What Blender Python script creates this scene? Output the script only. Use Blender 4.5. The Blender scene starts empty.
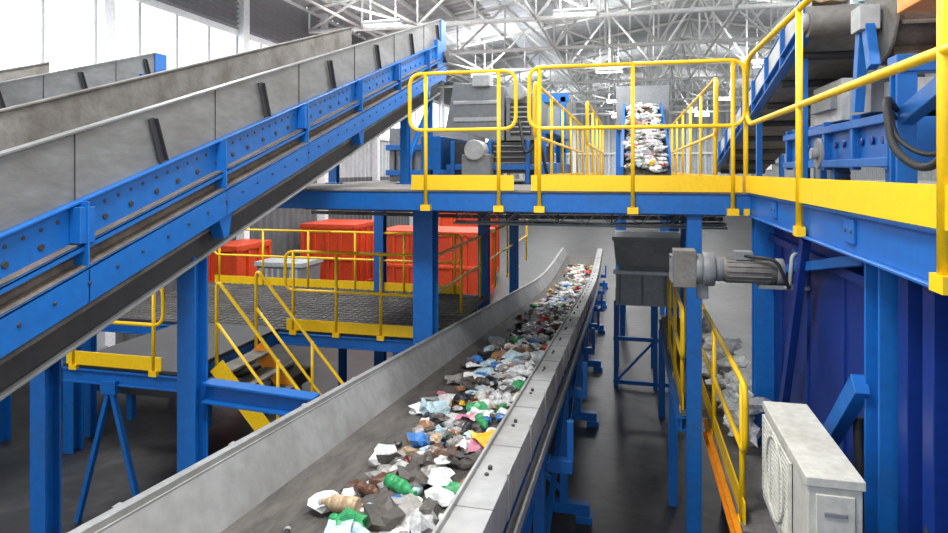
import bpy, bmesh, math, random
from mathutils import Vector, noise, Matrix
random.seed(7)
R=random.random
def U(a,b): return a+(b-a)*R()
# ---------------------------------------------------------------- materials
def M(name,col,rough=.5,metal=0.,dirt=0.,dcol=(.09,.075,.06),scale=2.5,stretch=(1,1,1),bump=0.,emit=0.,fine=0.12):
    m=bpy.data.materials.new(name); m.use_nodes=True
    nt=m.node_tree; N=nt.nodes; L=nt.links; bs=N['Principled BSDF']
    bs.inputs['Roughness'].default_value=rough; bs.inputs['Metallic'].default_value=metal
    tc=N.new('ShaderNodeTexCoord'); mp=N.new('ShaderNodeMapping'); mp.inputs['Scale'].default_value=stretch
    L.new(tc.outputs['Object'],mp.inputs['Vector'])
    n1=N.new('ShaderNodeTexNoise'); n1.inputs['Scale'].default_value=scale; n1.inputs['Detail'].default_value=8; n1.inputs['Roughness'].default_value=.65
    L.new(mp.outputs['Vector'],n1.inputs['Vector'])
    r1=N.new('ShaderNodeValToRGB'); r1.color_ramp.elements[0].position=.62-dirt*.45; r1.color_ramp.elements[1].position=.80-dirt*.25
    r1.color_ramp.elements[0].color=(0,0,0,1); r1.color_ramp.elements[1].color=(min(1,dirt*1.6),)*3+(1,)
    L.new(n1.outputs['Fac'],r1.inputs['Fac'])
    n2=N.new('ShaderNodeTexNoise'); n2.inputs['Scale'].default_value=scale*7; n2.inputs['Detail'].default_value=5
    L.new(mp.outputs['Vector'],n2.inputs['Vector'])
    mr=N.new('ShaderNodeMapRange'); mr.inputs['From Min'].default_value=.3; mr.inputs['From Max'].default_value=.7
    mr.inputs['To Min'].default_value=1-fine; mr.inputs['To Max'].default_value=1+fine
    L.new(n2.outputs['Fac'],mr.inputs['Value'])
    mul=N.new('ShaderNodeMix'); mul.data_type='RGBA'; mul.blend_type='MULTIPLY'; mul.inputs[0].default_value=1
    mul.inputs[6].default_value=(*col,1); L.new(mr.outputs['Result'],mul.inputs[7])
    mx=N.new('ShaderNodeMix'); mx.data_type='RGBA'; L.new(r1.outputs['Color'],mx.inputs[0])
    L.new(mul.outputs[2],mx.inputs[6]); mx.inputs[7].default_value=(*dcol,1)
    L.new(mx.outputs[2],bs.inputs['Base Color'])
    if bump:
        b=N.new('ShaderNodeBump'); b.inputs['Strength'].default_value=bump; b.inputs['Distance'].default_value=.02
        L.new(n2.outputs['Fac'],b.inputs['Height']); L.new(b.outputs['Normal'],bs.inputs['Normal'])
    if emit:
        bs.inputs['Emission Color'].default_value=(*col,1); bs.inputs['Emission Strength'].default_value=emit
    return m
BLUE=M('blue_paint',(.006,.125,.44),.42,dirt=.22,dcol=(.04,.09,.18),fine=.1)
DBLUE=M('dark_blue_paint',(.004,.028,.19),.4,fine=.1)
YEL=M('yellow_paint',(.95,.58,.006),.4,dirt=.1,dcol=(.5,.28,.03),scale=4,fine=.05)
ORG=M('orange_paint',(.85,.28,.01),.45,dirt=.15)
GAL=M('galvanised_steel',(.36,.365,.36),.5,.2,dirt=.45,dcol=(.20,.19,.175),scale=1.6,bump=.1)
SKIRT=M('dull_skirt_steel',(.225,.23,.23),.5,.25,dirt=.5,dcol=(.13,.125,.115),scale=1.3,stretch=(1,1,2.5),bump=.1)
GALD=M('dusty_steel',(.22,.21,.195),.7,.1,dirt=.6,dcol=(.11,.095,.08),scale=3,bump=.3)
RUST=M('worn_drum_steel',(.20,.165,.135),.7,.3,dirt=.7,dcol=(.08,.055,.04),scale=5,bump=.4)
DUST=M('brown_dust',(.16,.13,.105),.95,dirt=.5,dcol=(.06,.05,.045),scale=5,bump=.5)
BELT=M('rubber_belt',(.055,.050,.047),.7,dirt=.6,dcol=(.13,.115,.10),scale=5,stretch=(2.5,.5,1),bump=.3)
BLK=M('black_rubber',(.018,.018,.02),.6)
DARK=M('dark_steel',(.045,.045,.05),.6,.3,dirt=.3)
WHT=M('white_paint',(.82,.83,.84),.5,dirt=.1,dcol=(.55,.55,.53))
CREAM=M('cream_enamel',(.58,.565,.50),.45,dirt=.35,dcol=(.36,.33,.27),scale=4)
GREY=M('grey_paint',(.22,.23,.24),.5,dirt=.3,dcol=(.11,.105,.10))
LGREY=M('light_grey_paint',(.42,.43,.43),.5,dirt=.3,dcol=(.25,.24,.22))
RED=M('orange_red_paint',(.66,.06,.010),.5,dirt=.3,dcol=(.32,.04,.012))
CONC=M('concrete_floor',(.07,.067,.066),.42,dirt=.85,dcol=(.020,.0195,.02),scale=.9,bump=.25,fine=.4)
ROOF=M('roof_sheet',(.52,.54,.56),.55,dirt=.3,dcol=(.38,.40,.41),scale=.5)
WALL=M('wall_sheet',(.56,.58,.60),.55,dirt=.25,dcol=(.42,.43,.44),scale=.6)
DWALL=M('shade_toned_wall',(.13,.135,.14),.6,dirt=.4,dcol=(.07,.07,.07),scale=.6)  # low wall band: shade around the platform put into the colour
LOUV=M('louvre_grey',(.36,.37,.39),.5)
PIPE=M('truss_white',(.80,.80,.77),.5,dirt=.15,dcol=(.5,.48,.45))
GLASS=M('daylight_glazing',(.93,.97,1.),.3,emit=1.8)
LAMP=M('lamp_lens',(1,.98,.94),.3,emit=18)
ROOFGLOW=M('added_glow_sheet',(.72,.77,.82),.5,emit=.25)  # glowing roof strips added for soft light, not a known skylight
# ---------------------------------------------------------------- builder
class B:
    def __init__(s): s.bm=bmesh.new(); s.mats=[]
    def mi(s,m):
        if m not in s.mats: s.mats.append(m)
        return s.mats.index(m)
    def f(s,vs,i,smooth=False):
        try:
            f=s.bm.faces.new(vs); f.material_index=i; f.smooth=smooth
        except ValueError: pass
    def hexa(s,p,m):
        i=s.mi(m); v=[s.bm.verts.new(q) for q in p]
        for q in ((0,3,2,1),(4,5,6,7),(0,1,5,4),(1,2,6,5),(2,3,7,6),(3,0,4,7)): s.f([v[k] for k in q],i)
    def box(s,x0,x1,y0,y1,z0,z1,m):
        s.hexa([(x0,y0,z0),(x1,y0,z0),(x1,y1,z0),(x0,y1,z0),(x0,y0,z1),(x1,y0,z1),(x1,y1,z1),(x0,y1,z1)],m)
    def beam(s,p,q,w,h,m,up=(0,0,1),off=0):
        p=Vector(p);q=Vector(q);d=(q-p).normalized();up=Vector(up)
        if abs(d.dot(up))>.98: up=Vector((0,1,0)) if abs(d.y)<.9 else Vector((1,0,0))
        sd=d.cross(up).normalized(); u=sd.cross(d).normalized()
        a=sd*w/2; b=u*h/2; o=u*off
        s.hexa([p-a-b+o,p+a-b+o,q+a-b+o,q-a-b+o,p-a+b+o,p+a+b+o,q+a+b+o,q-a+b+o],m)
    def hbeam(s,p,q,w,h,m,up=(0,0,1),t=.018):
        s.beam(p,q,w,t,m,up,off=h/2-t/2); s.beam(p,q,w,t,m,up,off=-h/2+t/2); s.beam(p,q,t,h-2*t+.002,m,up)
    def tube(s,pts,r,m,seg=8,fillet=0.,closed=False):
        pts=[Vector(p) for p in pts]
        if fillet and len(pts)>2:
            o=[pts[0]]
            for k in range(1,len(pts)-1):
                a,b,c=pts[k-1:k+2]; fr=min(fillet,(a-b).length*.49,(c-b).length*.49)
                p0=b+(a-b).normalized()*fr; p2=b+(c-b).normalized()*fr
                for j in range(6):
                    t=j/5; o.append(p0*(1-t)**2+b*2*t*(1-t)+p2*t*t)
            o.append(pts[-1]); pts=o
        i=s.mi(m); rings=[]; n=len(pts); nrm=None
        for k,p in enumerate(pts):
            if closed: d=(pts[(k+1)%n]-pts[k-1]).normalized()
            else: d=(pts[min(k+1,n-1)]-pts[max(k-1,0)]).normalized()
            if nrm is None:
                nrm=d.cross(Vector((0,0,1)))
                if nrm.length<.1: nrm=d.cross(Vector((1,0,0)))
            nrm=(nrm-d*nrm.dot(d)).normalized(); b=d.cross(nrm)
            rings.append([s.bm.verts.new(p+nrm*r*math.cos(6.28318*j/seg)+b*r*math.sin(6.28318*j/seg)) for j in range(seg)])
        for k in range(n if closed else n-1):
            A=rings[k];Bq=rings[(k+1)%n]
            for j in range(seg): s.f([A[j],A[(j+1)%seg],Bq[(j+1)%seg],Bq[j]],i,True)
        if not closed: s.f(rings[0][::-1],i); s.f(rings[-1],i)
    def cyl(s,p,q,r,m,seg=20,r2=None):
        p=Vector(p);q=Vector(q);d=(q-p).normalized(); r2=r if r2 is None else r2
        a=d.cross(Vector((0,0,1)))
        if a.length<.1:a=d.cross(Vector((1,0,0)))
        a.normalize(); b=d.cross(a); i=s.mi(m)
        A=[s.bm.verts.new(p+(a*math.cos(6.28318*j/seg)+b*math.sin(6.28318*j/seg))*r) for j in range(seg)]
        C=[s.bm.verts.new(q+(a*math.cos(6.28318*j/seg)+b*math.sin(6.28318*j/seg))*r2) for j in range(seg)]
        for j in range(seg): s.f([A[j],A[(j+1)%seg],C[(j+1)%seg],C[j]],i,True)
        s.f(A[::-1],i); s.f(C,i)
    def loft(s,poly,st,m,smooth=False,cap=True):
        i=s.mi(m); rings=[[s.bm.verts.new((x+o[0],o[1],z+o[2])) for x,z in poly] for o in st]
        n=len(poly)
        for A,C in zip(rings,rings[1:]):
            for j in range(n): s.f([A[j],A[(j+1)%n],C[(j+1)%n],C[j]],i,smooth)
        if cap: s.f(rings[0][::-1],i); s.f(rings[-1],i)
    def rect(s,x0,x1,z0,z1,st,m): s.loft([(x0,z0),(x1,z0),(x1,z1),(x0,z1)],st,m)
    def sheet(s,grid,m,smooth=False):
        i=s.mi(m); V=[[s.bm.verts.new(p) for p in row] for row in grid]
        for a,b in zip(V,V[1:]):
            for j in range(len(a)-1): s.f([a[j],a[j+1],b[j+1],b[j]],i,smooth)
    def obj(s,name,bevel=0.,recalc=True):
        if recalc: bmesh.ops.recalc_face_normals(s.bm,faces=s.bm.faces)
        me=bpy.data.meshes.new(name); s.bm.to_mesh(me); s.bm.free()
        for m in s.mats: me.materials.append(m)
        o=bpy.data.objects.new(name,me); bpy.context.scene.collection.objects.link(o)
        if bevel:
            md=o.modifiers.new('bevel','BEVEL'); md.width=bevel; md.segments=1; md.limit_method='ANGLE'; md.angle_limit=math.radians(50)
        return o
FL=-4.0
# ---------------------------------------------------------------- hall
HX0,HX1,HY0,HY1=-11.,17.,-5.,60.
def rz(x): return 5.6+2.4*(1-abs(x-3)/14)
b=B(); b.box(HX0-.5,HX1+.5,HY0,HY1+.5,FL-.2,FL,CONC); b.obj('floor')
def corr(n,y0,y1,per):
    out=[];y=y0
    while y<y1:
        out+= [(y,0),(y+per*.35,0),(y+per*.5,1),(y+per*.85,1)]; y+=per
    return out
b=B()
prof=corr(0,HY0,HY1,.5)
for xa,xb in ((HX0,3.),(3.,HX1)):
    n=8
    for k in range(n):
        x0=xa+(xb-xa)*k/n; x1=xa+(xb-xa)*(k+1)/n
        b.sheet([[(x,y,rz(x)+.05+.05*h) for y,h in prof] for x in (x0,x1)],ROOFGLOW if k in (3,) else ROOF)
for k in range(29): # purlins
    x=HX0+k*1.0
    b.box(x-.04,x+.04,HY0,HY1,rz(x)-.1,rz(x)+.03,PIPE)
b.obj('ceiling',recalc=False)
b=B(); p=corr(0,HX0,HX1,.6)
b.sheet([[(x,HY1+.25*h,z) for x,h in p] for z in (FL,8.2)],WALL)
for z in (-1,1.5,4): b.box(HX0,HX1,HY1-.15,HY1-.02,z-.08,z+.08,PIPE)
for x in range(-10,17,5): b.box(x-.15,x+.15,HY1-.35,HY1-.02,FL,rz(x),PIPE)
b.obj('wall_back',recalc=False)
b=B(); p=corr(0,HY0,HY1,.4)
b.sheet([[(HX0-.08*h,y,z) for y,h in p] for z in (-.3,1.4)],WALL)
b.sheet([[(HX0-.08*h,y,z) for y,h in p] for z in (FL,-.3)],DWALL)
b.sheet([[(HX0-.08*h,y,z) for y,h in p] for z in (4.0,5.7)],LOUV)
z=4.05
while z<5.5:
    b.beam((HX0+.05,HY0,z),(HX0+.05,HY1,z),.12,.015,LOUV,up=(-.6,0,.8)); z+=.14
y=HY0
while y<HY1:
    b.box(HX0-.1,HX0+.25,y-.14+1.4,y+.14+1.4,FL,5.7,WHT); y+=5
b.box(HX0-.08,HX0+.08,HY0,HY1,1.35,1.5,WHT); b.box(HX0-.08,HX0+.08,HY0,HY1,3.85,4.02,WHT)
b.obj('wall_left',recalc=False)
b=B(); b.sheet([[(HX1+.08*h,y,z) for y,h in p] for z in (FL,5.7)],WALL); b.obj('wall_right',recalc=False)
b=B(); b.box(HX0-.04,HX0-.01,HY0,HY1,1.5,3.85,GLASS)
y=HY0
while y<HY1: b.box(HX0-.01,HX0+.04,y-.03,y+.03,1.5,3.85,LGREY); y+=1.25
b.obj('window_1')
b=B(); b.box(HX1-.03,HX1-.01,HY0,HY1,1.,3.6,GLASS)
y=HY0
while y<HY1: b.box(HX1-.06,HX1-.03,y-.03,y+.03,1.,3.6,WHT); y+=1.25
b.obj('window_2')
def truss(Y):
    b=B(); n=14; X=[HX0+.3+(HX1-HX0-.6)*k/n for k in range(n+1)]; zb=4.75
    for a,c in zip(X,X[1:]):
        b.tube([(a,0,rz(a)-.15),(c,0,rz(c)-.15)],.07,PIPE,6)
    b.tube([(X[0],0,zb),(X[-1],0,zb)],.08,PIPE,6)
    for k,x in enumerate(X):
        b.tube([(x,0,zb),(x,0,rz(x)-.15)],.04,PIPE,5)
        if k<n:
            x2=X[k+1]
            if k%2: b.tube([(x,0,rz(x)-.15),(x2,0,zb)],.055,PIPE,5)
            else: b.tube([(x,0,zb),(x2,0,rz(x2)-.15)],.055,PIPE,5)
    for k in range(1,n,3):
        b.tube([(X[k],0,zb),(X[k],5,rz(X[k])-.2)],.045,PIPE,5); b.tube([(X[k],0,zb),(X[k],5,zb)],.045,PIPE,5)
        b.tube([(X[k],0,zb),(X[k+1],5,zb)],.04,PIPE,5)
    o=b.obj('roof_truss'); o.location.y=Y
for k in range(11): truss(6+5*k-1)
def lamp(x,y):
    b=B(); b.box(-.6,.6,-.14,.14,0,.1,WHT); b.box(-.56,.56,-.1,.1,-.02,0,LAMP); b.box(-.56,.56,-.1,.1,.1,.12,LAMP)  # upper lens is added to go with the upward roof fill
    t=rz(x)-4.35-.12
    b.tube([(-.4,0,.1),(-.4,0,t)],.012,PIPE,5); b.tube([(.4,0,.1),(.4,0,t)],.012,PIPE,5)
    o=b.obj('high_bay_lamp'); o.location=(x,y,4.35)
    for nm,zz,en,ry in (('light_down',-.06,310,0),('added_roof_fill',.16,95,math.pi)):  # upward area light is an added fill to brighten the roof
        l=bpy.data.lights.new('high_bay_'+nm,'AREA'); l.shape='RECTANGLE'; l.size=1.6; l.size_y=1.2; l.energy=en; l.color=(1,.995,.99)
        lo=bpy.data.objects.new(nm,l); lo.parent=o; lo.location=(0,0,zz); lo.rotation_euler=(ry,0,0); bpy.context.scene.collection.objects.link(lo)
for y in (1.5,9.,18.,29.,42.,54.):
    for x in (-7.2,-1.5,5.): lamp(x+(.6 if y>20 else 0),y)
# ---------------------------------------------------------------- waste
cols=[((.78,.78,.76),9),((.5,.5,.5),3.5),((.32,.3,.28),4),((.09,.08,.07),4),((.55,.04,.03),1.3),((.75,.45,.03),.7),((.03,.3,.1),1.2),((.04,.18,.5),1.1),
      ((.30,.15,.07),1.6),((.50,.36,.22),1.4),((.6,.22,.3),.6),((.02,.02,.025),2.2),((.45,.6,.66),2),((.12,.055,.03),1.6)]
WM=[M('waste_plastic',c,.35,dirt=.15,scale=8,fine=.25) for c,_ in cols]; WW=[w for _,w in cols]
LIGHTW=[14,7,3,1.5,1.3,.4,.2,.5,1,1.5,.6,.6,3,.5]
PAL=WW
def rc(): return random.choices(WM,PAL)[0]
def rot(v,ax,an): return Matrix.Rotation(an,3,ax)@v
def crumple(b,c,r,flat=.6,m=None,sub=2):
    t=bmesh.new(); bmesh.ops.create_icosphere(t,subdivisions=sub,radius=1)
    sx,sy,sz=U(.7,1.4),U(.7,1.4),flat*U(.6,1.3); a=U(0,6.28); off=Vector((U(0,99),U(0,99),U(0,99)))
    i=b.mi(m or rc()); mp={}
    for v in t.verts:
        n=noise.noise(v.co*1.6+off)*.7+noise.noise(v.co*4+off)*.45
        q=v.co*(1+n); q=Vector((q.x*sx,q.y*sy,q.z*sz))*r
        q=rot(q,'Z',a); mp[v.index]=b.bm.verts.new(q+c)
    for f in t.faces: b.f([mp[v.index] for v in f.verts],i,False)
    t.free()
def bottle(b,c,r,l):
    a=U(0,6.28); d=Vector((math.cos(a),math.sin(a),U(-.15,.25))).normalized(); m=rc(); s=c-d*l/2
    pr=[(0,.8),(.05,1),(.32,1),(.36,.88),(.42,1),(.62,1),(.85,.38),(.93,.36)]
    for (t0,r0),(t1,r1) in zip(pr,pr[1:]): b.cyl(s+d*l*t0,s+d*l*t1,r*r0,m,9,r2=r*r1)
    b.cyl(s+d*l*.93,s+d*l,r*.42,rc(),9)
def flake(b,c,r):
    off=Vector((U(0,99),U(0,99),0)); a=U(0,6.28); tl=U(-.6,.6); g=[]
    for i in range(5):
        row=[]
        for j in range(5):
            q=Vector(((i/4-.5)*2*r,(j/4-.5)*1.4*r,0)); q.z=noise.noise(q*9+off)*r*.8
            q=rot(rot(q,'X',tl),'Z',a); row.append(q+c)
        g.append(row)
    b.sheet(g,rc())
def item(b,c,r):
    k=R()
    if k<.6: crumple(b,c,r)
    elif k<.86: bottle(b,c+Vector((0,0,r*.2)),r*.48,r*2.6)
    else: flake(b,c+Vector((0,0,r*.3)),r*1.2)
# ---------------------------------------------------------------- main belt conveyor
def cz(y): return -1.15-.1*y if y<15 else (-2.65-.1*(y-15)+.01*(y-15)**2 if y<20 else -2.9)
ys=[1.0,3,5,7,9,11,13,15,16.5,18,20,22,24]
def X0(y): return -.50-.02*y
ST=[(X0(y),y,cz(y)) for y in ys]
b=B()
b.loft([(-1.49,0),(-1.39,0),(-1.39,-.012),(-1.265,-.30),(-1.28,-.31),(-1.405,-.03),(-1.47,-.03),(-1.47,-.28),(-1.49,-.28)],ST,GAL)
b.loft([(0,0),(-.18,0),(-.19,-.01),(-.225,-.27),(-.21,-.275),(-.175,-.02),(-.02,-.02),(-.02,-.2),(0,-.2)],ST,GAL)
b.rect(-.175,-.16,-.01,.025,ST,GAL)
b.rect(-1.41,-1.395,-.01,.03,ST,GAL)
b.loft([(-1.31,-.25),(-1.12,-.33),(-.42,-.33),(-.20,-.25),(-.20,-.262),(-.42,-.345),(-1.12,-.345),(-1.31,-.262)],ST,BELT)
b.rect(-1.26,-.25,-.56,-.55,ST,BLK)
for x in (-.09,-1.43):
    b.rect(x-.012,x+.012,-.58,-.2,ST,BLUE); b.rect(x-.05,x+.05,-.225,-.205,ST,GALD); b.rect(x-.055,x+.055,-.60,-.58,ST,BLUE)
b.rect(-.03,.035,-.33,-.315,ST,GAL)
b.rect(.02,.035,-.315,-.27,ST,GAL)
y=1.4
while y<23:
    x=X0(y); z=cz(y)
    b.beam((x-.06,y,z-.2),(x-.06,y,z-.59),.05,.012,BLUE,up=(0,1,0))
    b.box(x-.15,x+.002,y-.02,y+.02,z-.215,z-.01,GAL)
    b.box(x-.0,x+.012,y-.06,y+.06,z-.17,z+.03,GAL)
    for q in (-.04,.04): b.cyl((x-.1,y+q,z-.005),(x-.1,y+q,z+.014),.012,DARK,6)
    b.box(x-1.505,x-1.485,y-.02,y+.02,z-.28,z+.0,GAL)
    b.box(x-.18,x+.0,y+.39,y+.394,z-.042,z-.0385+.0015,DARK)
    b.cyl((x-1.36,y+.3,cz(y+.3)-.5),(x-.12,y+.3,cz(y+.3)-.5),.05,DARK,12)
    y+=.8
for y in (2.2,5.0,7.4,10.2,13,16,19,22):
    x=X0(y); z=cz(y)
    for xx in (x-.09,x-1.43):
        b.beam((xx,y,z-.60),(xx,y,FL+.20),.09,.09,BLUE,up=(0,1,0))
        b.box(xx-.08,xx+.08,y-.07,y+.07,z-.615,z-.60,BLUE)
    b.beam((x-1.6,y,FL+.14),(x+.2,y,FL+.14),.12,.12,BLUE)
    for xx in (x+.14,x-1.55): b.box(xx-.09,xx+.09,y-.09,y+.09,FL,FL+.08,BLUE)
    b.beam((x-1.55,y+.12,z-.70),(x+.16,y+.12,z-.70),.08,.10,BLUE)
    b.beam((x+.14,y+.12,z-.66),(x+.14,y+.12,z-.34),.05,.05,BLUE)
    b.beam((x-.05,y+.03,FL+.25),(x-1.35,y+.03,z-.8),.05,.05,BLUE,up=(0,1,0))
    if y<20:
        b.beam((x-.09,y,FL+.7),(x-.12,y+2.2,cz(y+2.2)-.7),.05,.05,BLUE)
b.obj('belt_conveyor',bevel=.003)
b=B()
for k in range(1500):
    y=1.5+20*(R()**1.05); x=X0(y)+min(-.30,max(-1.18,random.gauss(-.66,.19)))
    h=-.33+ (max(0,(abs(x-X0(y)+.77)-.34))*.33)
    r=U(.024,.05) if R()<.6 else U(.05,.092)
    item(b,Vector((x,y,cz(y)+h+r*U(.25,.9)+(.04*R() if abs(x-X0(y)+.64)<.18 else 0))),r)
b.obj('recyclable_waste')
# ---------------------------------------------------------------- inclined conveyor
def incline(name,X,W,yA,yB,zt,detail=True):
    b=B(); sl=.317
    def S(dy0=0,dy1=0): return [(X,yA+dy0,zt+sl*(yA+dy0)),(X,yB+dy1,zt+sl*(yB+dy1))]
    s=S(); sf=S(0,-.6)
    b.rect(-.012,0,-.40,0,s,SKIRT); b.rect(-.04,.02,-.012,.004,s,SKIRT)
    b.rect(-W,-W+.012,-.5,0,sf,GALD); b.rect(-W-.02,-W+.04,-.012,.004,sf,GALD)
    b.loft([(-.1,-.34),(-.35,-.46),(-W+.35,-.46),(-W+.1,-.34),(-W+.1,-.352),(-W+.35,-.472),(-.35,-.472),(-.1,-.352)],s,BELT)
    for x,sg in ((0.0,1),(-W,-1)):
        b.rect(x-.012,x+.012,-.62,-.385,s,BLUE)
        b.rect(x-.05,x+.05,-.40,-.385,s,BLUE); b.rect(x-.05,x+.075,-.635,-.62,s,BLUE)
        b.rect(x-.06,x+.065,-.62,-.612,s,DUST)
        b.rect(x+.055,x+.075,-.66,-.62,s,BLUE)
        b.rect(x-.03,x-.006,-.76,-.63,s,DUST)
        b.rect(x-.03,x+.1,-.765,-.75,s,BLUE); b.rect(x-.02,x+.09,-.75,-.743,s,DUST)
        b.rect(x+.085,x+.1,-.94,-.75,s,BLUE); b.rect(x-.02,x+.1,-.95,-.935,s,BLUE)
    b.rect(-W+.1,-.04,-1.02,-1.0,s,BELT)
    b.rect(-.07,-.05,-1.2,-.95,s,DARK); b.rect(-W+.03,-W+.05,-1.2,-.95,s,DARK)
    b.rect(-.05,-.035,-1.06,-1.03,s,GALD)
    b.rect(-W+.03,-.03,-1.21,-1.195,s,DARK); b.rect(-.06,.0,-1.215,-1.195,s,GAL)
    y=yA+.35;k=0
    while y<yB-.1:
        z=zt+sl*y
        if detail:
            if k%2==0:
                b.beam((X+.02,y+.04,z-.36),(X+.02,y-.06,z-.08),.012,.05,DARK,up=(0,1,0)); b.beam((X+.035,y+.07,z-.35),(X+.035,y-.03,z-.08),.03,.008,DARK,up=(0,1,0))
            if k%2==1: b.box(X,X+.006,y-.004,y+.004,z-.385,z,DARK)
            if k%2==1:
                b.beam((X+.05,y,z-.39),(X+.05,y,z-.95),.012,.10,BLUE,up=(1,0,0)); b.box(X+.015,X+.09,y-.05,y+.05,z-.62,z-.42,BLUE) if k%4==1 else None
            for q in range(6):
                yy=y+q*.1; zz=zt+sl*yy
                b.cyl((X+.011,yy,zz-.46),(X+.016,yy,zz-.46),.013,DARK,8)
                if q%2==0: b.cyl((X+.011,yy,zz-.55),(X+.02,yy,zz-.55),.02,DARK,8); b.cyl((X+.099,yy,zz-.84),(X+.108,yy,zz-.84),.012,DARK,6)
            if k%4==3:
                b.hexa([(X-.02,y-.08,z-.93),(X+.08,y-.08,z-.93),(X+.08,y+.1,z-.9),(X-.02,y+.1,z-.9),(X-.02,y-.0,z-1.12),(X+.08,y-.0,z-1.12),(X+.08,y+.06,z-1.1),(X-.02,y+.06,z-1.1)],BLUE)
            b.cyl((X-.07,y,z-.7),(X-W+.1,y,z-.7),.05,DARK,10)
        y+=.62;k+=1
    z=zt+sl*yB
    b.cyl((X+.05,yB,z-.62),(X-W-.05,yB,z-.62),.22,DARK,24)
    b.box(X-.0,X+.06,yB-.35,yB+.12,z-.85,z-.40,BLUE); b.cyl((X+.06,yB,z-.62),(X+.12,yB,z-.62),.09,DARK,14)
    b.box(X-.01,X+.02,yB-.02,yB+.25,z-1.0,z,BLUE)
    return b
b=incline('x',-3.0,1.3,-3.,10.0,-.7125)
def ib(y): return -.7125+.317*y-1.2
for x,y,w,bt in ((-3.1,4.05,.15,FL),(-4.2,3.85,.14,FL),(-3.1,.5,.2,FL),(-4.2,.5,.2,FL),(-3.1,8.6,.12,-.2),(-4.2,8.6,.12,-.2),(-3.1,9.7,.1,-.2),(-4.2,6.6,.12,-.2)):
    b.hbeam((x,y,bt+.02),(x,y,ib(y)),w,w,BLUE,up=(0,1,0)); b.box(x-w*.8,x+w*.8,y-w*.8,y+w*.8,bt,bt+.02,BLUE)
b.beam((-3.1,8.6,.05),(-3.1,9.7,1.0),.06,.06,BLUE)
b.hbeam((-3.02,4.1,-1.62),(-2.14,4.1,-1.66),.12,.15,BLUE)
b.obj('inclined_conveyor',bevel=.003)
b=incline('y',-7.6,1.5,1.0,9.0,-.92)
for y in (3,7.5): 
    for x in (-7.7,-9): b.hbeam((x,y,FL),(x,y,-.92+.317*y-1.2),.18,.18,BLUE,up=(0,1,0))
b.obj('inclined_conveyor')
# ---------------------------------------------------------------- platform
b=B(); DZ=-.2
b.box(-4.6,1.07,6.24,14,DZ-.03,DZ,GALD); b.box(1.1,5.5,-1.5,14,DZ-.03,DZ,GALD)
b.hbeam((-4.6,6.24,-.31),(1.07,6.24,-.31),.1,.2,BLUE)
b.box(-4.6,1.07,6.18,6.195,-.41,-.21,BLUE)
b.box(-4.6,1.07,6.16,6.2,-.222,-.205,GALD)
b.hbeam((1.13,-1.5,-.31),(1.13,14,-.31),.12,.2,BLUE)
b.box(1.06,1.075,-1.5,6.3,-.405,-.225,BLUE)
b.box(1.03,1.1,-1.5,6.2,-.225,-.208,BLUE); b.box(1.03,1.1,-1.5,6.2,-.42,-.405,BLUE)
y=-1.4
while y<6.1: b.box(1.044,1.058,y,y+.012,-.225,-.20,DARK); y+=.06
for y in (0,1.8,3.5,5.2):
    b.box(1.045,1.06,y-.07,y+.07,-.36,-.24,BLUE)
    for dy in (-.04,.04): b.cyl((1.04,y+dy,-.3),(1.047,y+dy,-.3),.012,DARK,6)
for y in (8.5,11,14):
    b.hbeam((-4.6,y,-.34),(5.5,y,-.34),.12,.22,BLUE)
for x in (-4.5,-3.3,-2.2,-1.1,0,):
    b.hbeam((x,6.3,-.33),(x,14,-.33),.08,.18,BLUE)
for x in (2.2,3.4,5.4): b.hbeam((x,-1.5,-.33),(x,14,-.33),.1,.18,BLUE)
def colm(x,y,w,top=-.41):
    b.hbeam((x,y,FL+.02),(x,y,top),w,w,BLUE,up=(0,1,0),t=.02); b.box(x-w*.75,x+w*.75,y-w*.75,y+w*.75,FL,FL+.03,BLUE); b.box(x-w*.6,x+w*.6,y-w*.6,y+w*.6,top-.02,top,BLUE)
colm(-2.26,6.95,.23); colm(.58,6.3,.13); colm(1.16,6.2,.16); colm(1.22,3.42,.2)
for x,y in ((-4.45,11),(-2.5,11),(-2.5,14),(.9,11),(.9,14),(4,6.3),(4,11),(-4.45,14),(1.2,.2)): colm(x,y,.18)
b.beam((1.16,6.1,-.9),(1.16,3.6,-.45),.06,.06,BLUE)
b.beam((1.1,3.5,-1.05),(1.1,4.25,-1.75),.07,.1,BLUE)
b.beam((1.12,4.6,-.45),(1.12,5.6,-2.6),.05,.09,DBLUE)
for z,y,r in ((-.52,8.1,.03),(-.60,8.3,.025),(-.55,9.4,.04),(-.66,9.0,.02)):
    b.tube([(-4.4,y,z),(-2,y,z-.02),(0,y,z),(1.1,y,z)],r,GALD,8)
for z in (-.47,-.62): b.tube([(-2.0,7.2,z),(1.0,7.2,z)],.012,LGREY,6); b.tube([(-2.0,7.5,z),(1.0,7.5,z)],.012,LGREY,6)
k=0;x=-2.0
while x<.95:
    for y in (7.2,7.5): b.tube([(x,y,-.47 if k%2 else -.62),(x+.15,y,-.62 if k%2 else -.47)],.007,LGREY,5)
    if k%4==0: b.tube([(x,7.35,-.62),(x,7.35,-.3)],.01,GALD,5); b.tube([(x,7.2,-.62),(x,7.5,-.62)],.01,GALD,5)
    x+=.15;k+=1
for j in range(4): b.tube([(-2.0,7.24+j*.06,-.61),(-1.0,7.25+j*.06,-.58-.02*j),(0,7.24+j*.06,-.60),(1.0,7.26+j*.06,-.58)],.010,BLK if j%2 else LGREY,6)
b.box(-4.4,1.05,10,10.3,-.62,-.6,GALD); b.box(-4.4,1.05,10,10.01,-.62,-.52,GALD)
b.obj('elevated_platform',bevel=.003)
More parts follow.
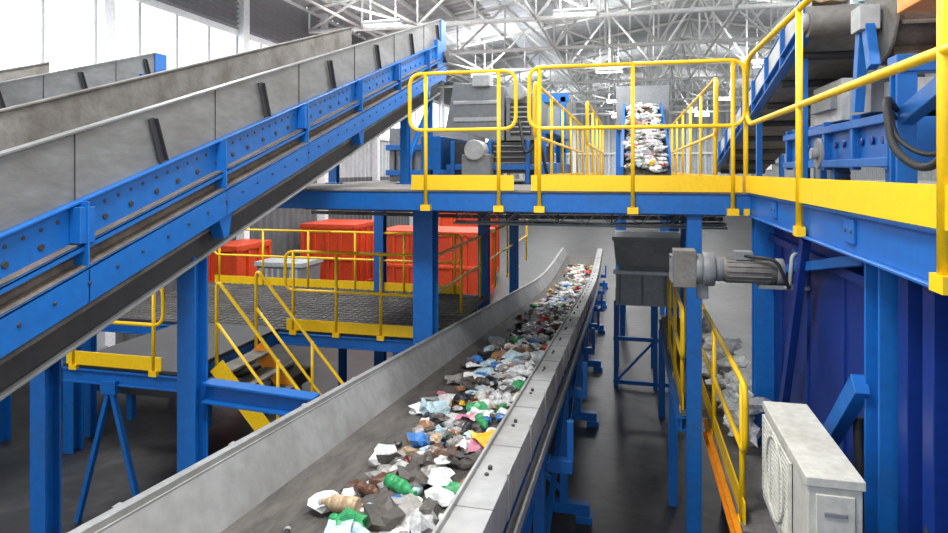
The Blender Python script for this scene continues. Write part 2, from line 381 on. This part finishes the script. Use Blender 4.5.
# steel enclosure under the right deck
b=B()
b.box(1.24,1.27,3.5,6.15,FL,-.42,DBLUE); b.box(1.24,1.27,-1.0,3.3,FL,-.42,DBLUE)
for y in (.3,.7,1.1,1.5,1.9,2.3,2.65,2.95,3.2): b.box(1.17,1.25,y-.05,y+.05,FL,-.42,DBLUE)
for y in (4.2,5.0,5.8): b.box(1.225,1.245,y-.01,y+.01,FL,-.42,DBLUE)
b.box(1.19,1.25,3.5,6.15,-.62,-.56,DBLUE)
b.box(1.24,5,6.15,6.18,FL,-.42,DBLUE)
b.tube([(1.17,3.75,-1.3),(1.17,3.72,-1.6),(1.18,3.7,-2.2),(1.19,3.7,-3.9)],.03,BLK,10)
b.obj('steel_enclosure',bevel=.004)
# ---------------------------------------------------------------- railings
def loop(p,q,zd,h=1.18,mid=.60,posts=2,r=.021,toe=True,f=.13,drop=.2,name='safety_railing',ends=True,inset=.12,m=YEL,toeh=.15):
    b=B(); p=Vector((p[0],p[1],0));q=Vector((q[0],q[1],0)); d=(q-p).normalized(); L=(q-p).length
    Z=lambda v,z:Vector((v.x,v.y,z))
    if ends:
        b.tube([Z(p+d*L*.5,zd+h),Z(p,zd+h),Z(p,zd+mid),Z(q,zd+mid),Z(q,zd+h),Z(p+d*L*.5,zd+h)],r,m,10,fillet=f)
    else:
        b.tube([Z(p,zd+h),Z(q,zd+h)],r,m,10); b.tube([Z(p,zd+mid),Z(q,zd+mid)],r*.85,m,10)
    for k in range(posts):
        t=inset+(L-2*inset)*k/max(1,posts-1); c=p+d*t
        b.tube([Z(c,zd-drop),Z(c,zd+h)],r,m,10)
        b.beam(Z(c,zd-drop+.02)+d*-.05,Z(c,zd-drop+.02)+d*.05,.05,.06,m)
    if toe:
        b.beam(Z(p+d*.02,zd+toeh/2),Z(q-d*.02,zd+toeh/2),.012,toeh,m)
    return b.obj(name)
loop((-2.17,6.15),(-1.08,6.15),-.2,h=1.17,posts=2,inset=.17,r=.019)
loop((-.95,6.15),(1.0,6.15),-.2,h=1.19,posts=3,inset=.1,r=.019)
loop((1.02,6.2),(1.02,-1.3),-.2,h=1.2,mid=.6,posts=5,inset=-.02,r=.021,f=.3)
for (p,q,n) in (((-.95,6.5),(-.95,13.5),6),((-.55,8.5),(-.55,13.8),5),((.82,6.6),(.82,13.5),6)):
    loop(p,q,-.2,h=1.1,mid=.55,posts=n,drop=0,r=.018)
loop((-4.4,6.2),(-3.4,6.2),-.2,posts=2,h=.35,mid=.2,drop=0,toeh=.1,r=.015)
# ---------------------------------------------------------------- lower walkway, left
b=B(); LZ=-2.2
b.box(-8,-2.4,8,11,LZ-.04,LZ,DARK); b.box(-6.3,-4.75,6,8,LZ-.04,LZ,DARK)
x=-7.9
while x<-2.45: b.box(x,x+.012,8.05,10.95,LZ,LZ+.012,GALD); x+=.12
y=8.1
while y<10.95: b.box(-8,-2.4,y,y+.012,LZ,LZ+.014,GALD); y+=.15
b.hbeam((-8,8,LZ-.13),(-2.4,8,LZ-.13),.08,.16,BLUE); b.hbeam((-6.3,6.02,LZ-.13),(-4.75,6.02,LZ-.13),.08,.16,BLUE)
b.hbeam((-4.78,6,LZ-.13),(-4.78,8,LZ-.13),.08,.16,BLUE); b.hbeam((-8,11,LZ-.13),(-2.4,11,LZ-.13),.08,.16,BLUE)
for x,y in ((-7.9,8),(-3,8.05),(-7.9,11),(-5.2,11),(-2.7,11),(-6.2,7.9)): b.hbeam((x,y,FL),(x,y,LZ-.2),.12,.12,BLUE,up=(0,1,0),t=.012)
b.beam((-5.65,6.0,LZ-.2),(-6.1,6.0,FL),.05,.06,BLUE,up=(0,1,0)); b.beam((-5.65,6.0,LZ-.2),(-5.2,6.0,FL),.05,.06,BLUE,up=(0,1,0))
b.box(-5.75,-5.55,5.95,6.05,LZ-.3,LZ-.15,BLUE)
b.obj('lower_walkway',bevel=.003)
loop((-6.25,5.98),(-4.95,5.98),LZ,h=.95,mid=.5,posts=2,inset=.12,drop=.05)
loop((-4.62,7.96),(-2.45,7.96),LZ,h=1.08,mid=.55,posts=4,inset=.12,drop=.05)
loop((-2.52,8.1),(-2.52,16),LZ,h=1.05,mid=.55,posts=7,drop=.05,toe=False)
loop((-7.9,10.95),(-2.9,10.95),LZ,h=1.05,mid=.55,posts=6,drop=.05)
b=B()
xs,xe,zt,zb=-4.62,-3.05,LZ,FL
for y in (6.45,7.25):
    b.beam((xs,y,zt-.05),(xe,y,zb+.02),.03,.2,ORG if y>7 else YEL)
    b.tube([(xs+.0,y,zt-.05),(xs,y,zt+.95),(xe-.05,y,zb+1.0),(xe-.05,y,zb+.05)],.021,YEL,10,fillet=.12)
    b.tube([(xs,y,zt+.45),(xe-.05,y,zb+.5)],.018,YEL,10)
    b.tube([((xs+xe)/2,y,(zt+zb)/2),((xs+xe)/2,y,(zt+zb)/2+.97)],.02,YEL,10)
n=9
for k in range(n):
    t=(k+.5)/n; x=xs+(xe-xs)*t; z=zt+(zb-zt)*t
    b.box(x-.12,x+.12,6.46,7.24,z-.02,z+.01,GALD)
b.obj('steel_staircase')
# floor clutter below left: return conveyor bed and base frames
b=B()
b.box(-9.5,-5.2,8.6,9.8,-3.5,-3.3,DARK); b.box(-9.5,-5.2,8.55,8.6,-3.55,-3.15,DARK); b.box(-9.5,-5.2,8.5,8.56,-3.2,-3.14,GREY)
for x in (-9.2,-7.8,-6.4,-5.4):
    for y in (8.7,9.7): b.box(x-.05,x+.05,y-.05,y+.05,FL,-3.5,BLUE)
x=-9.3
while x<-5.4: b.cyl((x,8.62,-3.26),(x,9.78,-3.26),.05,GREY,10); x+=.25
b.obj('roller_conveyor')
# ---------------------------------------------------------------- lower walkway, right
b=B(); RZ=-2.42
b.box(.74,1.2,4.6,11,RZ-.04,RZ,GALD); b.box(.50,.74,6.7,11,RZ-.04,RZ,GALD)
b.hbeam((.74,4.6,RZ-.12),(.74,6.7,RZ-.12),.08,.14,ORG); b.hbeam((.50,6.7,RZ-.12),(.50,11,RZ-.12),.08,.14,BLUE)
for x,y in ((.5,8),(.5,10.8),(1.1,8),(.8,4.8)): b.hbeam((x,y,FL),(x,y,RZ-.18),.1,.1,BLUE,up=(0,1,0),t=.012)
b.obj('side_walkway',bevel=.003)
loop((.76,4.65),(.76,9.5),RZ,h=.95,mid=.48,posts=4,drop=.05)
loop((.52,6.75),(.52,9.2),RZ,h=1.0,mid=.5,posts=3,drop=.05)
b=B()
for k in range(70):
    x=U(.88,1.12);y=U(5.8,9.0); crumple(b,Vector((x,y,RZ+U(.05,.5))),U(.06,.12),.8,m=random.choice([WM[0],WM[0],WM[1],WM[0]]))
b.obj('plastic_film_pile')
# ---------------------------------------------------------------- gear motor
b=B(); y=5.0;z=-.73
b.box(.31,.47,y-.09,y+.09,z-.13,z+.14,GALD); b.box(.29,.31,y-.07,y+.07,z-.1,z+.1,GREY)
for dy in (-.06,.06):
    for dz in (-.09,.09): b.cyl((.285,y+dy,z+dz),(.3,y+dy,z+dz),.012,DARK,6)
b.cyl((.47,y,z),(.52,y,z),.11,GREY,24); b.cyl((.52,y,z),(.60,y,z),.125,GREY,24); b.cyl((.60,y,z),(.66,y,z),.09,GREY,24,r2=.085)
b.cyl((.66,y,z),(1.02,y,z),.088,GALD,24)
for k in range(16):
    a=k*math.pi/8; c=Vector((0,math.cos(a),math.sin(a)))
    b.beam(Vector((.68,y,z))+c*.09,Vector((.98,y,z))+c*.09,.006,.012,GALD,up=c)
b.box(.74,.86,y-.06,y+.06,z+.08,z+.14,GREY); b.cyl((1.02,y,z),(1.07,y,z),.092,GREY,24)
b.tube([(.80,y-.05,z+.11),(1.0,y-.14,z+.10),(1.08,y-.14,z-.1)],.012,BLK,8,fillet=.06)
b.tube([(1.03,y-.02,z-.11),(1.10,y-.05,z-.11),(1.12,y-.05,z+.14),(1.24,y-.05,z+.14)],.014,LGREY,8,fillet=.05)
b.box(1.14,1.24,y-.06,y+.06,z+.04,z+.16,BLUE)
b.beam((.9,y,z-.11),(1.24,y,z-.11),.1,.03,GREY)
b.box(.48,.56,y-.02,y+.02,z-.22,z-.1,GREY)
b.obj('gear_motor',bevel=.004)
# ---------------------------------------------------------------- air conditioner
b=B(); x0,x1,y0,y1,z0,z1=.735,.945,2.98,3.88,-1.84,-1.31
b.box(x0,x1,y0,y1,z0,z1,CREAM); b.box(x0-.010,x1+.010,y0-.010,y1+.010,z1-.03,z1+.010,CREAM); b.box(x0-.008,x1+.008,y0-.008,y1+.008,z0,z0+.04,CREAM)
b.box(x0-.006,x0,y0+.26,y1-.04,z0+.07,z1-.06,DARK)
z=z0+.08
while z<z1-.06: b.box(x0-.016,x0-.004,y0+.26,y1-.04,z,z+.012,CREAM); z+=.024
for yy in (y0+.26,y0+.46,y0+.66,y1-.04): b.box(x0-.02,x0-.004,yy-.008,yy+.008,z0+.06,z1-.05,CREAM)
b.tube([Vector((x0-.018,y0+.56+.2*math.cos(a*.2618),(z0+z1)/2+.2*math.sin(a*.2618))) for a in range(24)],.007,CREAM,6,closed=True)
b.box(x0+.03,x1-.03,y0-.01,y0,z0+.28,z1-.06,CREAM); b.box(x0+.06,x1-.06,y0-.016,y0-.008,z1-.15,z1-.13,GREY)
b.box(x0+.04,x1-.04,y0-.03,y0,z0+.06,z0+.22,CREAM)
for yy in (y0+.15,y1-.15):
    b.beam((x0,yy,z0-.02),(1.24,yy,z0-.02),.04,.04,GREY); b.beam((x0+.1,yy,z0-.04),(1.22,yy,z0-.35),.03,.03,GREY)
b.tube([(x1-.05,y0-.02,z0+.15),(x1+.05,y0-.08,z0+.12),(1.15,y0-.04,z0+.2),(1.2,y0+.0,z0+.5)],.014,BLK,8,fillet=.08)
b.obj('air_conditioner_unit',bevel=.006)
# ---------------------------------------------------------------- machine on platform (left)
b=B()
b.box(-2.55,-1.35,9.0,11.0,-.05,.40,DARK); b.box(-2.6,-1.3,8.95,9.0,.0,.08,BLUE)
b.loft([(-2.62,.62),(-1.9,.42),(-1.75,.42),(-1.75,1.2),(-2.5,1.28)],[(0,9.0,0),(0,10.4,0)],GREY)
b.box(-2.5,-1.8,8.97,9.0,.7,.76,LGREY); b.box(-2.5,-1.8,8.97,9.0,.95,1.0,LGREY)
b.box(-1.72,-1.3,9.0,10.4,.42,1.05,GREY); b.box(-1.66,-1.36,8.96,9.0,.5,.95,DARK)
for k in range(6): b.box(-1.65,-1.37,8.94,8.96,.53+k*.07,.55+k*.07,LGREY)
b.box(-2.3,-1.9,8.7,9.0,-.1,.22,GREY); b.cyl((-2.1,8.6,.28),(-2.1,8.95,.28),.14,LGREY,20)
for x in (-2.5,-1.95,-1.4): b.box(x-.03,x+.03,8.93,8.99,-.2,.42,BLUE)
for z in (.1,.18,.26,.34): b.box(-1.9,-1.42,8.96,8.99,z-.01,z+.01,GREY)
b.cyl((-1.55,8.8,1.1),(-1.55,9.3,1.1),.12,LGREY,20); b.box(-2.2,-1.95,8.9,9.2,1.2,1.36,LGREY)
b.box(-3.0,-2.7,9,10.6,.0,.5,BLUE); b.box(-1.25,-.98,8.8,11,-.2,.1,BLUE); b.box(-1.27,-1.0,8.85,11,.5,.58,BLUE)
for y in (8.9,9.9,10.9): b.box(-1.22,-1.14,y-.04,y+.04,.1,.5,BLUE)
b.tube([(-1.5,8.8,.7),(-1.4,8.7,.2),(-1.2,8.7,.4),(-1.1,8.8,-.1)],.02,BLK,8,fillet=.1)
for x in (-2.5,-1.4):
    for y in (9.1,10.9): b.box(x-.06,x+.06,y-.06,y+.06,-.2,-.05,BLUE)
b.box(-4.2,-2.75,10.8,12.2,-.2,.75,GREY); b.box(-4.25,-2.7,10.75,10.8,.35,.45,BLUE); b.box(-4.25,-2.7,10.75,10.8,-.1,.0,BLUE)
for k in range(8): b.box(-4.1+k*.17,-4.07+k*.17,10.77,10.8,.0,.35,DARK)
b.box(-2.5,-1.1,11.4,12.6,.35,1.3,GREY); b.box(-2.55,-1.05,11.35,11.4,1.2,1.35,BLUE); b.box(-2.55,-1.05,11.35,11.4,.3,.42,BLUE)
for x in (-2.4,-1.75,-1.15): b.box(x-.05,x+.05,11.35,11.45,-.2,1.3,BLUE)
b.obj('waste_screening_machine',bevel=.006)
# ---------------------------------------------------------------- feed conveyor with waste (far)
b=B()
FS=[(0,14.2,-.15),(0,19.5,1.75)]
b.rect(-.15,.85,-.02,0,FS,BELT); b.rect(-.2,-.14,-.25,.22,FS,BLUE); b.rect(.84,.9,-.25,.22,FS,BLUE)
for y in (15.5,18.5):
    for x in (-.17,.87): b.hbeam((x,y,FL),(x,y,-.35+.358*(y-14.2)),.12,.12,BLUE,up=(0,1,0))
b.cyl((-.2,19.5,1.7),(.9,19.5,1.7),.15,DARK,16)
b.box(-.4,1.1,19.6,20.6,1.2,2.5,GREY)
for x in (-.35,1.05):
    b.hbeam((x,20,FL),(x,20,1.2),.14,.14,BLUE,up=(0,1,0))
b.obj('feed_conveyor')
b=B(); PAL=LIGHTW
for k in range(360):
    y=U(14.3,19.3); x=U(-.04,.74); item(b,Vector((x,y,-.15+.358*(y-14.2)+U(.05,.3))),U(.06,.13))
b.obj('mixed_waste')
# ---------------------------------------------------------------- discharge conveyor on right deck (rises towards camera)
b=B()
def dz(y): return .06+.20*(10.6-y)
SR=[(-.14,11,dz(11)),(-.14,5.45,dz(5.45))]
b.rect(1.5,1.52,0.,.10,SR,BLUE); b.rect(1.46,1.54,-.015,0,SR,BLUE); b.rect(1.46,1.54,.10,.115,SR,BLUE)
b.rect(1.5,1.515,.11,.36,SR,LGREY); b.rect(1.49,1.54,.36,.375,SR,BLUE); b.rect(2.2,2.22,0,.36,SR,BLUE); b.rect(1.54,2.2,.12,.14,SR,BELT); b.rect(1.54,2.2,-.02,-.0,SR,GALD)
y=5.6
while y<11: b.box(1.32,1.36,y-.015,y+.015,dz(y),dz(y)+.36,BLUE); b.cyl((1.4,y+.3,dz(y+.3)-.04),(2.05,y+.3,dz(y+.3)-.04),.04,DARK,10); y+=.7
b.cyl((1.34,5.45,dz(5.45)+.06),(2.1,5.45,dz(5.45)+.06),.12,GALD,24); b.cyl((1.28,5.45,dz(5.45)+.06),(1.34,5.45,dz(5.45)+.06),.07,LGREY,16)
for y in (5.9,7.8,9.8):
    for x in (1.42,2.08): b.beam((x,y,-.2),(x,y,dz(y)),.06,.06,BLUE)
b.obj('discharge_conveyor',bevel=.003)
b=B()
for k in range(90): 
    y=U(5.4,10); item(b,Vector((U(1.5,1.95),y,dz(y)+.18+U(0,.14))),U(.06,.12))
b.obj('discharged_waste')
# paddle drum receiving the discharge
b=B()
b.cyl((1.62,4.75,1.0),(2.5,4.75,1.0),.24,RUST,32); b.cyl((1.5,4.75,1.0),(2.6,4.75,1.0),.06,GREY,16)
b.cyl((1.60,4.75,1.0),(1.62,4.75,1.0),.29,GALD,32)
for k in range(8):
    a=k*math.pi/4+.3; c=Vector((0,math.cos(a),math.sin(a)))
    b.beam(Vector((1.64,4.75,1.0))+c*.27,Vector((2.48,4.75,1.0))+c*.27,.02,.08,RUST,up=c)
b.box(1.46,1.58,4.66,4.84,.92,1.08,LGREY)
b.beam((1.52,4.6,.66),(1.52,4.7,.95),.06,.08,BLUE); b.beam((1.52,4.9,.4),(1.52,4.8,.95),.06,.08,BLUE); b.beam((2.55,4.75,.4),(2.55,4.75,1.0),.06,.08,BLUE)
b.obj('paddle_drum',bevel=.003)
# separator machine
b=B()
b.loft([(1.62,.05),(3.6,.05),(3.6,.38),(1.62,.38)],[(0,4.6,-.04),(0,7.2,.04)],BLUE)
b.box(1.56,1.64,4.5,7.3,.30,.36,BLUE); b.box(1.56,1.64,4.5,7.3,.02,.08,BLUE)
for y in (4.55,5.2,5.9,6.6,7.2): b.box(1.57,1.63,y-.03,y+.03,.0,.4,BLUE)
for k in range(12): b.cyl((1.6,4.7+k*.2,.2),(1.615,4.7+k*.2,.2),.03,DBLUE,10)
b.box(1.7,3.4,4.7,6.8,.4,.60,LGREY); b.box(1.62,1.95,4.95,5.4,.4,.68,GREY); b.box(1.65,2.2,5.7,6.5,.4,.74,LGREY); b.box(1.6,1.7,5.8,6.4,.5,.66,GREY)
b.box(2.0,3.2,6.2,7.0,.6,1.0,GREY)
b.cyl((1.55,6.0,.14),(1.68,6.0,.14),.13,GREY,20); b.cyl((1.5,6.0,.14),(1.56,6.0,.14),.05,LGREY,14)
b.cyl((1.6,5.15,.60),(1.95,5.15,.60),.1,LGREY,20)
for x,y in ((1.7,4.7),(1.7,7.1),(3.4,4.7),(3.4,7.1),(1.7,5.9)):
    b.box(x-.06,x+.06,y-.06,y+.06,-.2,.02,BLUE)
    for k in range(4): b.cyl((x,y-.1,-.17+k*.045),(x,y-.1,-.15+k*.045),.05,DARK,12)
b.hbeam((1.56,4.25,-.2),(1.56,4.25,.62),.11,.11,BLUE,up=(0,1,0)); b.beam((1.5,4.25,.62),(3.2,4.25,.62),.14,.1,BLUE)
b.beam((1.56,4.25,.3),(1.56,3.3,.55),.08,.1,BLUE); b.beam((1.6,3.4,.2),(3,3.4,.2),.1,.3,BLUE)
b.hbeam((1.66,3.3,-.2),(1.66,3.3,.85),.14,.14,BLUE,up=(0,1,0))
b.box(1.4,3.0,3.5,3.9,.84,1.1,ORG); b.box(1.38,3.0,3.48,3.5,.88,.93,YEL)
b.tube([(1.5,4.2,.35),(1.38,4.0,.42),(1.36,3.85,.1),(1.45,3.65,-.02),(1.5,3.45,.15),(1.6,3.3,.2)],.022,BLK,10,fillet=.15)
b.tube([(1.5,4.2,.30),(1.40,4.0,.34),(1.38,3.85,.15),(1.5,3.7,.05),(1.6,3.55,.2)],.014,BLK,8,fillet=.12)
b.obj('waste_separator',bevel=.005)
b=B(); PAL=WW
for k in range(60): item(b,Vector((U(1.2,2.2),U(2.2,4.2),-.2+U(.02,.08))),U(.02,.05))
b.obj('spilled_waste')
b=B()
b.box(2.3,2.9,11.4,12.2,-.2,1.2,GREY); b.box(2.28,2.3,11.5,12.1,0,1.1,WHT); b.box(2.3,2.9,11.37,11.4,.1,1.05,GREY); b.cyl((2.4,11.35,.6),(2.4,11.38,.6),.02,DARK,10)
b.obj('control_cabinet',bevel=.01)
# ---------------------------------------------------------------- hopper under platform, far
b=B()
b.loft([(-.25,-1.75),(1.1,-1.75),(1.15,-1.25),(-.3,-1.25)],[(0,12.0,0),(0,13.6,0)],GAL)
b.box(-.25,1.1,11.9,12.0,-2.45,-1.85,LGREY); b.box(-.3,1.15,11.86,12.05,-1.88,-1.82,WHT); b.box(-.32,1.17,11.95,12.0,-1.29,-1.22,LGREY)
b.box(-.2,1.05,12,13.4,-2.4,-1.75,GREY)
for k in range(4): b.box(-.2+k*.4,-.16+k*.4,11.88,11.9,-2.42,-1.9,GREY)
for x in (-.25,.45,1.1):
    for y in (12.1,13.4): b.beam((x,y,FL),(x,y,-2.4),.08,.08,BLUE,up=(0,1,0))
for z in (-3.9,-3.1): b.beam((-.3,12.1,z),(1.15,12.1,z),.07,.07,BLUE)
b.beam((-.25,12.1,-3.9),(.45,12.1,-3.1),.04,.04,BLUE,up=(0,1,0))
b.obj('discharge_hopper',bevel=.005)
# ---------------------------------------------------------------- red containers
def cont(x0,x1,y0,y1,z1):
    b=B(); b.box(x0,x1,y0,y1,FL+.15,z1-.1,RED); b.box(x0-.06,x1+.06,y0-.06,y1+.06,z1-.16,z1,RED); b.box(x0-.05,x1+.05,y0-.05,y1+.05,FL+.1,FL+.3,RED)
    n=int((x1-x0)/.42)
    for k in range(n+1):
        x=x0+(x1-x0)*k/n; b.hexa([(x-.05,y0-.06,FL+.2),(x+.05,y0-.06,FL+.2),(x+.05,y0,FL+.2),(x-.05,y0,FL+.2),(x-.05,y0-.06,z1-.1),(x+.05,y0-.06,z1-.1),(x+.05,y0,z1-.1),(x-.05,y0,z1-.1)],RED)
    n=int((y1-y0)/.5)
    for k in range(n+1):
        y=y0+(y1-y0)*k/n; b.box(x1,x1+.06,y-.05,y+.05,FL+.2,z1-.1,RED)
    b.box(x0-.03,x1+.03,y0-.08,y0,(FL+z1)/2-.05,(FL+z1)/2+.05,RED)
    for x in (x0+.3,x1-.3): b.cyl((x,y0+.2,FL+.1),(x,y0+.5,FL+.1),.1,DARK,14)
    b.obj('waste_container',bevel=.01)
cont(-7.5,-4.3,18.5,20.2,-1.85); cont(-10.6,-9.8,14.5,16,-1.95); cont(-10.4,-8.6,19,21,-1.75); cont(-6.6,-4.9,22,24,-1.5)
b=B(); b.loft([(-.5,-.9),(.5,-.9),(.6,.6),(-.6,.6)],[(-8.3,14,-2.9),(-8.3,15,-2.9)],GREY); b.box(-8.95,-7.65,13.95,15.05,-2.35,-2.25,LGREY)
for k in range(7): b.box(-8.8+k*.16,-8.74+k*.16,13.95,14,-3.7,-2.4,LGREY)
b.box(-8.8,-7.8,14,15,FL,-3.8,DARK)
b.obj('plastic_waste_bin')
# ---------------------------------------------------------------- world, camera
sc=bpy.context.scene
w=bpy.data.worlds.new('world'); sc.world=w; w.use_nodes=True
bg=w.node_tree.nodes['Background']; bg.inputs['Color'].default_value=(.85,.93,1,1); bg.inputs['Strength'].default_value=1.3
cam=bpy.data.cameras.new('camera'); co=bpy.data.objects.new('camera',cam); sc.collection.objects.link(co)
cam.sensor_width=36; cam.lens=24.3; cam.shift_y=-.1018; cam.clip_start=.05; cam.clip_end=200
co.location=(0,0,0); co.rotation_euler=(math.radians(90),0,math.radians(13.7)); sc.camera=co
sc.view_settings.view_transform='Standard'; sc.view_settings.exposure=0.2
